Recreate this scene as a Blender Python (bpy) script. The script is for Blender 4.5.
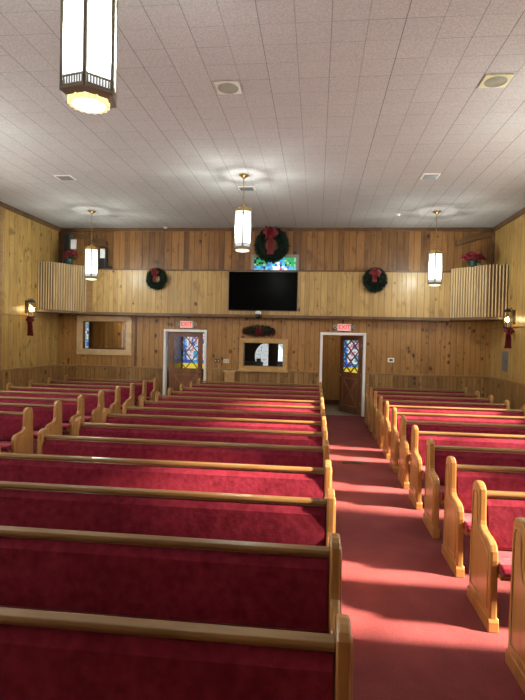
import bpy, bmesh, math, random
from mathutils import Vector, Matrix
for o in list(bpy.data.objects): bpy.data.objects.remove(o)
C = bpy.context.scene.collection
S = bpy.context.scene
R = math.radians
PI = math.pi

# ---------------------------------------------------------------- camera
cam = bpy.data.cameras.new('camera'); camo = bpy.data.objects.new('camera', cam); C.objects.link(camo)
cam.sensor_fit = 'HORIZONTAL'; cam.sensor_width = 36; cam.lens = 36*510.94/525
cam.clip_start = .05; cam.clip_end = 200
YAW, PITCH, ROLL, CH = .1049, -.0211, .0219, 2.0246
fw = Vector((-math.sin(YAW)*math.cos(PITCH), math.cos(YAW)*math.cos(PITCH), math.sin(PITCH)))
rt = Vector((math.cos(YAW), math.sin(YAW), 0)); up = rt.cross(fw)
r2 = rt*math.cos(ROLL) + up*math.sin(ROLL)
u2 = up*math.cos(ROLL) - rt*math.sin(ROLL)
camo.matrix_world = Matrix(((r2.x, u2.x, -fw.x, 0), (r2.y, u2.y, -fw.y, 0), (r2.z, u2.z, -fw.z, CH), (0, 0, 0, 1)))
S.camera = camo

# ---------------------------------------------------------------- world, sun, exposure
S.view_settings.view_transform = 'Standard'; S.view_settings.look = 'None'
S.view_settings.gamma = 1; S.view_settings.use_curve_mapping = False
S.view_settings.exposure = -0.02
W = bpy.data.worlds.new('world'); S.world = W; W.use_nodes = True
bg = W.node_tree.nodes['Background']; bg.inputs[0].default_value = (.80, .90, 1, 1); bg.inputs[1].default_value = 10.5
sun = bpy.data.lights.new('sun', 'SUN'); suno = bpy.data.objects.new('sun', sun); C.objects.link(suno)
sun.energy = 42; sun.angle = R(4.5); sun.color = (1, .90, .80)
suno.rotation_euler = Vector((-1, .16, -.58)).to_track_quat('-Z', 'Y').to_euler()
suno.location = (12, -1, 8)
LAMP = 1.5      # glow of the lantern glass
LAMP_W = 86.0  # bulb inside each lantern

# ---------------------------------------------------------------- materials
def mat(name): 
    m = bpy.data.materials.new(name); m.use_nodes = True
    return m, m.node_tree, m.node_tree.nodes['Principled BSDF']
def N(t, k, **kw):
    n = t.nodes.new(k)
    for a, b in kw.items(): setattr(n, a, b)
    return n
def M_(t, op, a, b=None, c=None):
    n = N(t, 'ShaderNodeMath', operation=op)
    for i, v in enumerate((a, b, c)):
        if v is None: continue
        if isinstance(v, (int, float)): n.inputs[i].default_value = v
        else: t.links.new(v, n.inputs[i])
    return n.outputs[0]
def mixc(t, f, a, b, mode='MIX'):
    n = N(t, 'ShaderNodeMix', data_type='RGBA', blend_type=mode)
    for i, v in ((0, f), (6, a), (7, b)):
        if isinstance(v, (int, float)): n.inputs[i].default_value = v
        elif isinstance(v, tuple): n.inputs[i].default_value = (*v[:3], 1)
        else: t.links.new(v, n.inputs[i])
    return n.outputs[2]
def srgb(r, g, b):
    f = lambda c: (c/255/12.92) if c/255 <= .04045 else ((c/255+.055)/1.055)**2.4
    return (f(r), f(g), f(b))
def simple(name, col, rough=.5, metal=0., emit=None, es=1., coat=0.):
    m, t, p = mat(name)
    p.inputs['Base Color'].default_value = (*col, 1); p.inputs['Roughness'].default_value = rough
    p.inputs['Metallic'].default_value = metal; p.inputs['Coat Weight'].default_value = coat
    if emit: p.inputs['Emission Color'].default_value = (*emit, 1); p.inputs['Emission Strength'].default_value = es
    # small procedural wear
    n = N(t, 'ShaderNodeTexNoise'); n.inputs['Scale'].default_value = 30
    tc = N(t, 'ShaderNodeTexCoord'); t.links.new(tc.outputs['Object'], n.inputs['Vector'])
    r = M_(t, 'MULTIPLY_ADD', n.outputs['Fac'], .16, max(rough-.08, .02)); t.links.new(r, p.inputs['Roughness'])
    return m

def pine(name, light, dark, axis='X', w=.15, knots=1., groove=.5, vary=.45, rough=.42, seed=0., smoke=.45):
    """knotty pine boards standing upright; axis = horizontal direction of the wall"""
    m, t, p = mat(name)
    tc = N(t, 'ShaderNodeTexCoord'); sx = N(t, 'ShaderNodeSeparateXYZ'); t.links.new(tc.outputs['Object'], sx.inputs[0])
    if axis == 'X': u0 = sx.outputs['X']
    elif axis == 'Y': u0 = sx.outputs['Y']
    else: u0 = M_(t, 'ADD', sx.outputs['X'], sx.outputs['Y'])
    z = sx.outputs['Z']
    u0 = M_(t, 'ADD', u0, 50 + seed)
    wob = M_(t, 'MULTIPLY', M_(t, 'SINE', M_(t, 'MULTIPLY', u0, 7.3)), .035)
    u = M_(t, 'DIVIDE', M_(t, 'ADD', u0, wob), w)
    idx = M_(t, 'FLOOR', u); fr = M_(t, 'SUBTRACT', u, idx)
    wn = N(t, 'ShaderNodeTexWhiteNoise', noise_dimensions='1D'); t.links.new(idx, wn.inputs['W'])
    rnd = wn.outputs['Value']
    # grain
    cb = N(t, 'ShaderNodeCombineXYZ'); t.links.new(M_(t, 'MULTIPLY', u0, 16), cb.inputs[0])
    t.links.new(M_(t, 'MULTIPLY', idx, 5.7), cb.inputs[1]); t.links.new(M_(t, 'MULTIPLY', z, 1.1), cb.inputs[2])
    g = N(t, 'ShaderNodeTexNoise'); g.inputs['Scale'].default_value = 1.0; g.inputs['Detail'].default_value = 5
    g.inputs['Distortion'].default_value = 1.2; t.links.new(cb.outputs[0], g.inputs['Vector'])
    # broad figure
    cb2 = N(t, 'ShaderNodeCombineXYZ'); t.links.new(M_(t, 'MULTIPLY', u0, 5), cb2.inputs[0])
    t.links.new(M_(t, 'MULTIPLY', idx, 3.1), cb2.inputs[1]); t.links.new(M_(t, 'MULTIPLY', z, 1.0), cb2.inputs[2])
    g2 = N(t, 'ShaderNodeTexNoise'); g2.inputs['Scale'].default_value = 1.0; g2.inputs['Detail'].default_value = 2
    t.links.new(cb2.outputs[0], g2.inputs['Vector'])
    # knots
    cb3 = N(t, 'ShaderNodeCombineXYZ'); t.links.new(M_(t, 'MULTIPLY', u0, 8.5), cb3.inputs[0])
    t.links.new(M_(t, 'MULTIPLY', idx, 2.3), cb3.inputs[1]); t.links.new(M_(t, 'MULTIPLY', z, 7.0), cb3.inputs[2])
    v = N(t, 'ShaderNodeTexVoronoi'); v.inputs['Scale'].default_value = 1.0; t.links.new(cb3.outputs[0], v.inputs['Vector'])
    sep = N(t, 'ShaderNodeSeparateColor'); t.links.new(v.outputs['Color'], sep.inputs[0])
    g3 = N(t, 'ShaderNodeTexNoise'); g3.inputs['Scale'].default_value = .9; g3.inputs['Detail'].default_value = 1
    t.links.new(tc.outputs['Object'], g3.inputs['Vector'])
    dens = M_(t, 'MULTIPLY_ADD', g3.outputs['Fac'], -.7*knots, 1.02+.13*knots)
    size = M_(t, 'MULTIPLY', M_(t, 'GREATER_THAN', sep.outputs[0], dens), M_(t, 'MULTIPLY_ADD', M_(t, 'POWER', sep.outputs[1], 2.0), .30, .10))
    # smoky heartwood streaks
    cb4 = N(t, 'ShaderNodeCombineXYZ'); t.links.new(M_(t, 'MULTIPLY', u0, 4.5), cb4.inputs[0])
    t.links.new(M_(t, 'MULTIPLY', idx, .35), cb4.inputs[1]); t.links.new(M_(t, 'MULTIPLY', z, 1.9), cb4.inputs[2])
    g4 = N(t, 'ShaderNodeTexNoise'); g4.inputs['Scale'].default_value = 1.0; g4.inputs['Detail'].default_value = 4; g4.inputs['Distortion'].default_value = 1.5
    t.links.new(cb4.outputs[0], g4.inputs['Vector'])
    sm = N(t, 'ShaderNodeMapRange', interpolation_type='SMOOTHSTEP'); t.links.new(g4.outputs['Fac'], sm.inputs[0]); sm.inputs[1].default_value = .54; sm.inputs[2].default_value = .72
    kn = N(t, 'ShaderNodeMapRange', interpolation_type='SMOOTHSTEP'); t.links.new(M_(t, 'SUBTRACT', size, v.outputs['Distance']), kn.inputs[0])
    kn.inputs[1].default_value = -.05; kn.inputs[2].default_value = .07
    halo = N(t, 'ShaderNodeMapRange', interpolation_type='SMOOTHSTEP'); t.links.new(M_(t, 'SUBTRACT', M_(t, 'MULTIPLY', size, 2.2), v.outputs['Distance']), halo.inputs[0])
    halo.inputs[1].default_value = -.05; halo.inputs[2].default_value = .3
    f = M_(t, 'ADD', M_(t, 'MULTIPLY', g.outputs['Fac'], .75), M_(t, 'MULTIPLY', g2.outputs['Fac'], 1.25))
    f = M_(t, 'ADD', f, M_(t, 'MULTIPLY_ADD', rnd, vary*1.6, -vary*.8 - .55))
    cr = N(t, 'ShaderNodeClamp'); t.links.new(f, cr.inputs[0])
    c = mixc(t, cr.outputs[0], light, dark)
    c = mixc(t, M_(t, 'MULTIPLY', sm.outputs[0], smoke), c, (dark[0]*.55, dark[1]*.55, dark[2]*.6))
    c = mixc(t, M_(t, 'MULTIPLY', halo.outputs[0], .45), c, tuple(x*.55 for x in dark))
    c = mixc(t, M_(t, 'MULTIPLY', kn.outputs[0], .85), c, (dark[0]*.18, dark[1]*.13, dark[2]*.12))
    e = M_(t, 'MINIMUM', fr, M_(t, 'SUBTRACT', 1, fr))
    gr = M_(t, 'LESS_THAN', e, .05)
    c = mixc(t, M_(t, 'MULTIPLY', gr, groove), c, (dark[0]*.2, dark[1]*.16, dark[2]*.13))
    t.links.new(c, p.inputs['Base Color'])
    b = N(t, 'ShaderNodeBump'); b.inputs['Strength'].default_value = .5; b.inputs['Distance'].default_value = .006
    mr = N(t, 'ShaderNodeMapRange'); t.links.new(e, mr.inputs[0]); mr.inputs[2].default_value = .06
    t.links.new(mr.outputs[0], b.inputs['Height']); t.links.new(b.outputs[0], p.inputs['Normal'])
    p.inputs['Roughness'].default_value = rough; p.inputs['Coat Weight'].default_value = .15; p.inputs['Coat Roughness'].default_value = .25
    return m

def wood(name, light, dark, sc=(3, 3, 3), rough=.35, coat=.3):
    m, t, p = mat(name)
    tc = N(t, 'ShaderNodeTexCoord'); mp = N(t, 'ShaderNodeMapping'); mp.inputs['Scale'].default_value = sc
    t.links.new(tc.outputs['Object'], mp.inputs[0])
    n = N(t, 'ShaderNodeTexNoise'); n.inputs['Scale'].default_value = 1; n.inputs['Detail'].default_value = 6; n.inputs['Distortion'].default_value = .8
    t.links.new(mp.outputs[0], n.inputs['Vector'])
    mr = N(t, 'ShaderNodeMapRange'); mr.inputs[1].default_value = .32; mr.inputs[2].default_value = .68; t.links.new(n.outputs['Fac'], mr.inputs[0])
    t.links.new(mixc(t, mr.outputs[0], dark, light), p.inputs['Base Color'])
    p.inputs['Roughness'].default_value = rough; p.inputs['Coat Weight'].default_value = coat; p.inputs['Coat Roughness'].default_value = .2
    b = N(t, 'ShaderNodeBump'); b.inputs['Strength'].default_value = .08; b.inputs['Distance'].default_value = .003
    t.links.new(n.outputs['Fac'], b.inputs['Height']); t.links.new(b.outputs[0], p.inputs['Normal'])
    return m

def fabric(name, c0, c1, scale, rough=.95, sheen=.0, sheentint=(1, .5, .5), fine=500, bump=.6, big=2.0, grain=.55, seedrand=False):
    m, t, p = mat(name)
    tc = N(t, 'ShaderNodeTexCoord')
    vec = tc.outputs['Object']
    if seedrand:
        oi = N(t, 'ShaderNodeObjectInfo'); vm = N(t, 'ShaderNodeVectorMath', operation='ADD')
        t.links.new(vec, vm.inputs[0]); t.links.new(M_(t, 'MULTIPLY', oi.outputs['Random'], 37), vm.inputs[1]); vec = vm.outputs[0]
    n = N(t, 'ShaderNodeTexNoise'); n.inputs['Scale'].default_value = big; n.inputs['Detail'].default_value = 6; n.inputs['Roughness'].default_value = .6
    n.inputs['Distortion'].default_value = .6
    t.links.new(vec, n.inputs['Vector'])
    n2 = N(t, 'ShaderNodeTexNoise'); n2.inputs['Scale'].default_value = scale; n2.inputs['Detail'].default_value = 4
    t.links.new(vec, n2.inputs['Vector'])
    f = M_(t, 'ADD', M_(t, 'MULTIPLY', n.outputs['Fac'], 1-grain), M_(t, 'MULTIPLY', n2.outputs['Fac'], grain))
    mr = N(t, 'ShaderNodeMapRange'); mr.inputs[1].default_value = .38; mr.inputs[2].default_value = .62; t.links.new(f, mr.inputs[0])
    t.links.new(mixc(t, mr.outputs[0], c0, c1), p.inputs['Base Color'])
    p.inputs['Roughness'].default_value = rough; p.inputs['Specular IOR Level'].default_value = .12
    p.inputs['Sheen Weight'].default_value = sheen; p.inputs['Sheen Roughness'].default_value = .4; p.inputs['Sheen Tint'].default_value = (*sheentint, 1)
    b = N(t, 'ShaderNodeBump'); b.inputs['Strength'].default_value = bump; b.inputs['Distance'].default_value = .01
    t.links.new(n2.outputs['Fac'], b.inputs['Height']); t.links.new(b.outputs[0], p.inputs['Normal'])
    return m

PL, PD = (.54, .345, .145), (.27, .132, .042)
m_left = pine('pine_left', (.55, .36, .118), (.31, .175, .045), 'Y', .155, .55, .45, .22, smoke=.85)
m_right = pine('pine_right', (.55, .36, .118), (.31, .175, .045), 'Y', .155, .35, .45, .2, smoke=.6, seed=3)
m_back = pine('pine_back', (.45, .235, .07), (.28, .13, .034), 'X', .15, 1.3, .55, .22)
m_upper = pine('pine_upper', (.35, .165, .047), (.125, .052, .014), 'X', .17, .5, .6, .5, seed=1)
m_parapet = pine('pine_parapet', (.58, .385, .135), (.33, .19, .055), 'X', .14, .25, .5, .2, seed=2, smoke=.55)
m_wains = pine('pine_wainscot', (.40, .225, .075), (.18, .09, .028), 'X', .11, 1.3, .7, .4, seed=5)
m_wains_y = pine('pine_wainscot_side', (.40, .225, .075), (.18, .09, .028), 'Y', .11, 1.1, .7, .4, seed=5)
m_slat = wood('slat_wood', (.66, .49, .26), (.46, .31, .14), (9, 9, 1.2), .4, .15)
m_slatback = wood('slat_backing', (.16, .09, .04), (.09, .05, .02), (5, 5, 1), .6, 0)
m_trim = wood('dark_trim', (.17, .085, .035), (.09, .042, .018), (3, 3, 3), .4, .2)
m_chair = wood('dado_trim', (.36, .21, .085), (.23, .12, .045), (2, 2, 8), .4, .2)
m_frame = wood('light_frame', (.68, .50, .28), (.54, .37, .18), (4, 4, 6), .4, .2)
m_frame2 = wood('amber_frame', (.60, .37, .15), (.44, .25, .09), (4, 4, 6), .4, .2)
m_oak = wood('pew_oak', (.45, .245, .080), (.31, .155, .043), (7, 7, 1.4), .32, .45)
m_rail = wood('pew_rail_oak', (.30, .175, .06), (.18, .095, .03), (1.2, 12, 12), .36, .15)
m_door = wood('door_wood', (.25, .105, .05), (.16, .062, .028), (8, 8, 1), .35, .3)
m_brace = wood('door_brace_lit', (.34, .16, .08), (.24, .105, .05), (8, 8, 1), .3, .4)  # door wood made lighter, so the brace looks as if it catches light
m_velvet = fabric('pew_velvet', (.130, .007, .020), (.225, .020, .044), 20, sheen=.9, sheentint=(1, .38, .45), big=3.5, bump=.5, grain=.5, seedrand=True)
m_carpet = fabric('carpet', (.175, .043, .050), (.265, .072, .077), 90, sheen=.1, big=1.3, grain=.35, bump=.5)
m_white = simple('white_paint', (.86, .86, .84), .45)
m_offwhite = simple('cream_plastic', (.66, .63, .55), .45)
m_brass = simple('antique_brass', (.42, .29, .10), .35, .9)
m_bronze = simple('bronze', (.25, .235, .19), .5, .25)
m_black = simple('black_plastic', (.012, .012, .013), .35)
m_screen = simple('tv_screen', (.002, .002, .002), .25); m_screen.node_tree.nodes['Principled BSDF'].inputs['Specular IOR Level'].default_value = .02
m_grey = simple('grey_metal', (.22, .23, .23), .45, .5)
m_dgrey = simple('dark_grey', (.06, .06, .065), .6)
m_green = simple('fir_green', (.010, .028, .015), .8)
m_green2 = simple('leaf_green', (.018, .055, .022), .6)
m_red = simple('ribbon_red', (.155, .005, .010), .7)
m_redfl = simple('flower_red', (.20, .006, .022), .6)
m_foil = simple('pot_foil', (.02, .07, .05), .3, .4)
m_berry = simple('dark_box', (.12, .07, .03), .5)
m_grout = simple('lead', (.012, .012, .012), .6)
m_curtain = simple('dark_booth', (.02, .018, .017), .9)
def lampglass():
    m, t, p = mat('lantern_glass'); out = t.nodes['Material Output']
    tr = N(t, 'ShaderNodeBsdfTransparent'); tr.inputs[0].default_value = (.95, .98, .97, 1)
    em = N(t, 'ShaderNodeEmission'); em.inputs[0].default_value = (.93, 1, .99, 1); em.inputs[1].default_value = LAMP
    gl = N(t, 'ShaderNodeBsdfGlossy'); gl.inputs['Roughness'].default_value = .2; gl.inputs[0].default_value = (.3, .3, .3, 1)
    a = N(t, 'ShaderNodeAddShader'); t.links.new(em.outputs[0], a.inputs[0]); t.links.new(tr.outputs[0], a.inputs[1])
    mx = N(t, 'ShaderNodeMixShader'); mx.inputs[0].default_value = .05; t.links.new(a.outputs[0], mx.inputs[1]); t.links.new(gl.outputs[0], mx.inputs[2])
    t.links.new(mx.outputs[0], out.inputs[0]); t.nodes.remove(p)
    return m
m_lampglass = lampglass()
m_lampband = simple('lantern_band_glass', (.9, .9, .9), .4, emit=(.9, .95, 1), es=1.1)
m_lampdisc = simple('lantern_diffuser', (.9, .88, .7), .4, emit=(1, .88, .36), es=.95)
m_exit = simple('exit_panel', (.85, .45, .45), .4, emit=(1, .30, .28), es=.62)
m_exitred = simple('exit_letters', (.6, .03, .04), .4, emit=(1, .03, .05), es=.42)
m_bulb = simple('candle_bulb', (1, .9, .7), .3, emit=(1, .74, .40), es=70)
m_addlamp = simple('added_lamp_glow', (1, .9, .7), .3, emit=(1, .82, .55), es=34)  # glow of the unseen lamps added to the rear rooms
def glassmat(name, tint, rough=.03, mixf=.12):
    m, t, p = mat(name); out = t.nodes['Material Output']
    tr = N(t, 'ShaderNodeBsdfTransparent'); tr.inputs[0].default_value = (*tint, 1)
    gl = N(t, 'ShaderNodeBsdfGlossy'); gl.inputs['Roughness'].default_value = rough
    mx = N(t, 'ShaderNodeMixShader'); mx.inputs[0].default_value = mixf
    t.links.new(tr.outputs[0], mx.inputs[1]); t.links.new(gl.outputs[0], mx.inputs[2]); t.links.new(mx.outputs[0], out.inputs[0])
    t.nodes.remove(p)
    return m
m_glass = glassmat('window_glass', (.93, .93, .92), mixf=.015)
m_tint = glassmat('amber_glass', (.95, .86, .78), mixf=.04)
m_lglass = glassmat('clear_lantern_glass', (.95, .92, .85), mixf=.06)
def stainmat(name, c, es=.9):
    return simple(name, c, .3, emit=c, es=es)

def ceilmat():
    m, t, p = mat('ceiling_tile')
    tc = N(t, 'ShaderNodeTexCoord'); sx = N(t, 'ShaderNodeSeparateXYZ'); t.links.new(tc.outputs['Object'], sx.inputs[0])
    T = .347
    def line(co, off, w):
        a = M_(t, 'DIVIDE', M_(t, 'ADD', co, off), T); f = M_(t, 'FRACT', a); e = M_(t, 'MINIMUM', f, M_(t, 'SUBTRACT', 1, f))
        return M_(t, 'LESS_THAN', e, w), M_(t, 'FLOOR', a)
    lx, ix = line(sx.outputs['X'], -.073+34.7, .014); ly, iy = line(sx.outputs['Y'], -6.0+34.7, .012)
    wl = N(t, 'ShaderNodeTexWhiteNoise', noise_dimensions='1D'); t.links.new(M_(t, 'ROUND', M_(t, 'DIVIDE', M_(t, 'ADD', sx.outputs['X'], 34.627), T)), wl.inputs['W'])
    w2 = N(t, 'ShaderNodeTexWhiteNoise', noise_dimensions='2D'); cbi = N(t, 'ShaderNodeCombineXYZ'); t.links.new(ix, cbi.inputs[0]); t.links.new(M_(t, 'ROUND', M_(t, 'DIVIDE', M_(t, 'ADD', sx.outputs['Y'], 28.7), T)), cbi.inputs[1]); t.links.new(cbi.outputs[0], w2.inputs['Vector'])
    w3 = N(t, 'ShaderNodeTexWhiteNoise', noise_dimensions='2D'); cbj = N(t, 'ShaderNodeCombineXYZ'); t.links.new(ix, cbj.inputs[0]); t.links.new(iy, cbj.inputs[1]); t.links.new(cbj.outputs[0], w3.inputs['Vector'])
    n = N(t, 'ShaderNodeTexNoise'); n.inputs['Scale'].default_value = 55; n.inputs['Detail'].default_value = 3; t.links.new(tc.outputs['Object'], n.inputs['Vector'])
    mr = N(t, 'ShaderNodeMapRange'); mr.inputs[1].default_value = .35; mr.inputs[2].default_value = .7; t.links.new(n.outputs['Fac'], mr.inputs[0])
    c = mixc(t, mr.outputs[0], (.43, .43, .42), (.57, .57, .56))
    c = mixc(t, M_(t, 'MULTIPLY', w3.outputs['Value'], .12), c, (.33, .33, .33))
    c = mixc(t, M_(t, 'MULTIPLY', lx, M_(t, 'MULTIPLY_ADD', wl.outputs['Value'], .5, .35)), c, (.12, .11, .10))
    c = mixc(t, M_(t, 'MULTIPLY', ly, M_(t, 'MULTIPLY_ADD', w2.outputs['Value'], .45, .1)), c, (.15, .14, .13))
    t.links.new(c, p.inputs['Base Color']); p.inputs['Roughness'].default_value = .8; p.inputs['Specular IOR Level'].default_value = .2
    b = N(t, 'ShaderNodeBump'); b.inputs['Strength'].default_value = .5; b.inputs['Distance'].default_value = .008
    t.links.new(n.outputs['Fac'], b.inputs['Height']); t.links.new(b.outputs[0], p.inputs['Normal'])
    return m
m_ceil = ceilmat()
def tilemat():
    m, t, p = mat('grey_floor_tile')
    tc = N(t, 'ShaderNodeTexCoord'); b = N(t, 'ShaderNodeTexBrick'); b.offset = 0
    b.inputs['Scale'].default_value = 3.2; b.inputs['Color1'].default_value = (.30, .28, .25, 1); b.inputs['Color2'].default_value = (.22, .21, .20, 1)
    b.inputs['Mortar'].default_value = (.12, .11, .1, 1); b.inputs['Brick Width'].default_value = 1; b.inputs['Row Height'].default_value = 1; b.inputs['Mortar Size'].default_value = .03
    t.links.new(tc.outputs['Object'], b.inputs['Vector']); t.links.new(b.outputs['Color'], p.inputs['Base Color']); p.inputs['Roughness'].default_value = .35
    return m
m_tile = tilemat()

# ---------------------------------------------------------------- mesh helpers
class MB:
    def __init__(s): s.bm = bmesh.new(); s.mats = []; s.mi = 0
    def _new(s, verts, faces):
        vs = [s.bm.verts.new(v) for v in verts]
        for f in faces:
            try: fc = s.bm.faces.new([vs[i] for i in f]); fc.material_index = s.mi
            except ValueError: pass
        return vs
    def box(s, x0, x1, y0, y1, z0, z1):
        return s._new([(x0,y0,z0),(x1,y0,z0),(x1,y1,z0),(x0,y1,z0),(x0,y0,z1),(x1,y0,z1),(x1,y1,z1),(x0,y1,z1)],
               [(0,3,2,1),(4,5,6,7),(0,1,5,4),(1,2,6,5),(2,3,7,6),(3,0,4,7)])
    def prism(s, pts, axis, a, b):
        """pts = 2-D outline; axis = extrusion axis"""
        def P(p, v): return {'X': (v, p[0], p[1]), 'Y': (p[0], v, p[1]), 'Z': (p[0], p[1], v)}[axis]
        n = len(pts)
        return s._new([P(p, a) for p in pts]+[P(p, b) for p in pts],
               [tuple(range(n))[::-1], tuple(range(n, 2*n))]+[(i, (i+1) % n, n+(i+1) % n, n+i) for i in range(n)])
    def lathe(s, prof, n=24, c=(0, 0, 0), phase=0., axis='Z', close=True):
        vs = []; F = []; k = len(prof)
        for i in range(n):
            a = phase+2*PI*i/n
            for r, h in prof:
                p = (r*math.cos(a), r*math.sin(a), h)
                if axis == 'Y': p = (p[0], h, p[1])
                if axis == 'X': p = (h, p[0], p[1])
                vs.append((c[0]+p[0], c[1]+p[1], c[2]+p[2]))
        for i in range(n):
            for j in range(k-1):
                F.append((i*k+j, ((i+1) % n)*k+j, ((i+1) % n)*k+j+1, i*k+j+1))
        if close:
            F.append(tuple(i*k for i in range(n))[::-1]); F.append(tuple(i*k+k-1 for i in range(n)))
        return s._new(vs, F)
    def tube(s, pts, r, n=8, closed=False):
        pts = [Vector(p) for p in pts]; vs = []; F = []; m = len(pts); prev = None
        for i, p in enumerate(pts):
            a = pts[(i-1) % m] if (closed or i > 0) else p; b = pts[(i+1) % m] if (closed or i < m-1) else p
            d = (b-a).normalized()
            if prev is None:
                q = Vector((0, 0, 1)) if abs(d.z) < .9 else Vector((1, 0, 0)); e = d.cross(q).normalized()
            else: e = (prev - d*prev.dot(d)).normalized()
            prev = e; g = d.cross(e)
            rr = r[i] if isinstance(r, (list, tuple)) else r
            for k in range(n):
                t = 2*PI*k/n; vs.append(p+(e*math.cos(t)+g*math.sin(t))*rr)
        for i in range(m if closed else m-1):
            for k in range(n):
                j = (i+1) % m; F.append((i*n+k, i*n+(k+1) % n, j*n+(k+1) % n, j*n+k))
        if not closed: F.append(tuple(range(n))[::-1]); F.append(tuple(range((m-1)*n, m*n)))
        return s._new(vs, F)
    def blade(s, p, d, L, w):
        """small pointed leaf / needle tuft with thickness"""
        p = Vector(p); d = Vector(d).normalized(); q = d.cross(Vector((.3, .2, 1))).normalized(); g = d.cross(q)
        mid = p+d*L*.45
        s._new([p, mid+q*w, mid+g*w*.35, mid-q*w, mid-g*w*.35, p+d*L],
               [(0,1,2),(0,2,3),(0,3,4),(0,4,1),(5,2,1),(5,3,2),(5,4,3),(5,1,4)])
    def sphere(s, c, r, n=10, sq=(1, 1, 1)):
        prof = [(max(r*math.sin(PI*i/n), .0005), -r*math.cos(PI*i/n)) for i in range(n+1)]
        vs = s.lathe(prof, n+4)
        for v in vs: v.co = Vector((v.co.x*sq[0]+c[0], v.co.y*sq[1]+c[1], v.co.z*sq[2]+c[2]))
    def build(s, name, m, parent=None, bevel=0., smooth=False, seg=2):
        bmesh.ops.recalc_face_normals(s.bm, faces=s.bm.faces)
        me = bpy.data.meshes.new(name); s.bm.to_mesh(me); s.bm.free()
        for k in (m if isinstance(m, (list, tuple)) else [m]): me.materials.append(k)
        if smooth:
            for p in me.polygons: p.use_smooth = True
        o = bpy.data.objects.new(name, me); C.objects.link(o)
        if parent: o.parent = parent
        if bevel:
            b = o.modifiers.new('bevel', 'BEVEL'); b.width = bevel; b.segments = seg; b.limit_method = 'ANGLE'; b.angle_limit = R(40)
        return o
def tag(o, label=None, cat=None, group=None, kind=None):
    if label: o['label'] = label
    if cat: o['category'] = cat
    if group: o['group'] = group
    if kind: o['kind'] = kind
    return o
def empty(name, loc, rz=0):
    o = bpy.data.objects.new(name, None); C.objects.link(o); o.location = loc; o.rotation_euler.z = rz; o.empty_display_size = .1
    return o
def kids(o): return [c for c in bpy.data.objects if c.parent == o]
def copy_tree(o, parent=None):
    c = o.copy(); C.objects.link(c); c.parent = parent
    for ch in kids(o): copy_tree(ch, c)
    return c
def onebox(name, m, *b, parent=None, bevel=0.):
    q = MB(); q.box(*b); return q.build(name, m, parent, bevel)
def struct(o): o['kind'] = 'structure'; return o
def holes(q, ax, u0, u1, z0, z1, t0, t1, hs):
    us = sorted({u0, u1, *[h[0] for h in hs], *[h[1] for h in hs]}); zs = sorted({z0, z1, *[h[2] for h in hs], *[h[3] for h in hs]})
    us = [u for u in us if u0 <= u <= u1]; zs = [z for z in zs if z0 <= z <= z1]
    for a, b in zip(us, us[1:]):
        for c, d in zip(zs, zs[1:]):
            mu, mz = (a+b)/2, (c+d)/2
            if any(h[0] < mu < h[1] and h[2] < mz < h[3] for h in hs): continue
            if ax == 'X': q.box(a, b, t0, t1, c, d)
            else: q.box(t0, t1, a, b, c, d)
def ring(q, x0, x1, z0, z1, w, y0, y1, ax='X'):
    """mitred rectangular frame: outer x0..x1, z0..z1, width w"""
    o = [(x0, z0), (x1, z0), (x1, z1), (x0, z1)]; i = [(x0+w, z0+w), (x1-w, z0+w), (x1-w, z1-w), (x0+w, z1-w)]
    for k in range(4):
        l = (k+1) % 4; pts = [o[k], o[l], i[l], i[k]]
        if ax == 'X': q.prism(pts, 'Y', y0, y1)
        else: q.prism(pts, 'X', y0, y1)

# ---------------------------------------------------------------- room shell
XL, XR, YB, YF, ZC = -7.34, 4.54, 13.95, -3.0, 5.06
YE = 16.45
struct(onebox('floor', m_carpet, XL, XR, YF, 14.0, -.1, 0))
struct(onebox('floor_vestibule', m_tile, XL, XR, 14.0, YE, -.1, 0))
struct(onebox('ceiling', m_ceil, XL-.2, XR+.2, YF, YB+.15, ZC, ZC+.1))
D1, D2 = (-4.19, -3.09, 0, 2.21), (.17, 1.26, 0, 2.21)
WL, W2 = (-6.63, -5.34, 1.64, 2.43), (-1.99, -.90, 1.28, 1.92)
q = MB(); holes(q, 'X', XL, XR, 0, 2.66, YB, YB+.14, [D1, D2, WL, W2]); struct(q.build('wall_back', m_back))
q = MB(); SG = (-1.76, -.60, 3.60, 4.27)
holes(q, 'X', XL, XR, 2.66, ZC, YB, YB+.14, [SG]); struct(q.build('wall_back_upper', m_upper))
WR = [(2.8, 4.4), (5.5, 6.8), (7.6, 9.3)]
WLh = [(-1.4, .4), (1.6, 3.4), (4.6, 6.4), (7.6, 9.4)]
q = MB(); holes(q, 'Y', YF, YE, 0, ZC, XR, XR+.15, [(a, b, 1.55, 4.3) for a, b in WR]); struct(q.build('wall_right', m_right))
q = MB(); holes(q, 'Y', YF, YE, 0, ZC, XL-.15, XL, [(a, b, 1.55, 4.3) for a, b in WLh]); struct(q.build('wall_left', m_left))
struct(onebox('wall_front', m_parapet, XL, XR, YF-.15, YF, 0, ZC))
# side windows (nearer than the picture's edge; sun comes in by the right ones, left ones added for sky fill)
wn = 3
for side, lst in (('r', WR), ('l', WLh)):
    for a, b in lst:
        x = XR if side == 'r' else XL-.15
        q = MB(); ring(q, a, b, 1.55, 4.3, .05, x, x+.15, 'Y')
        for k in (1,): q.box(x+.05, x+.08, a+(b-a)*.5-.02, a+(b-a)*.5+.02, 1.6, 4.25)
        for zz in (2.45, 3.35): q.box(x+.05, x+.08, a+.05, b-.05, zz-.015, zz+.015)
        f = struct(q.build('window_%d' % wn, m_frame2)); wn += 1
        onebox('pane', m_tint, x+.06, x+.066, a+.05, b-.05, 1.6, 4.25, parent=f)

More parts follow.
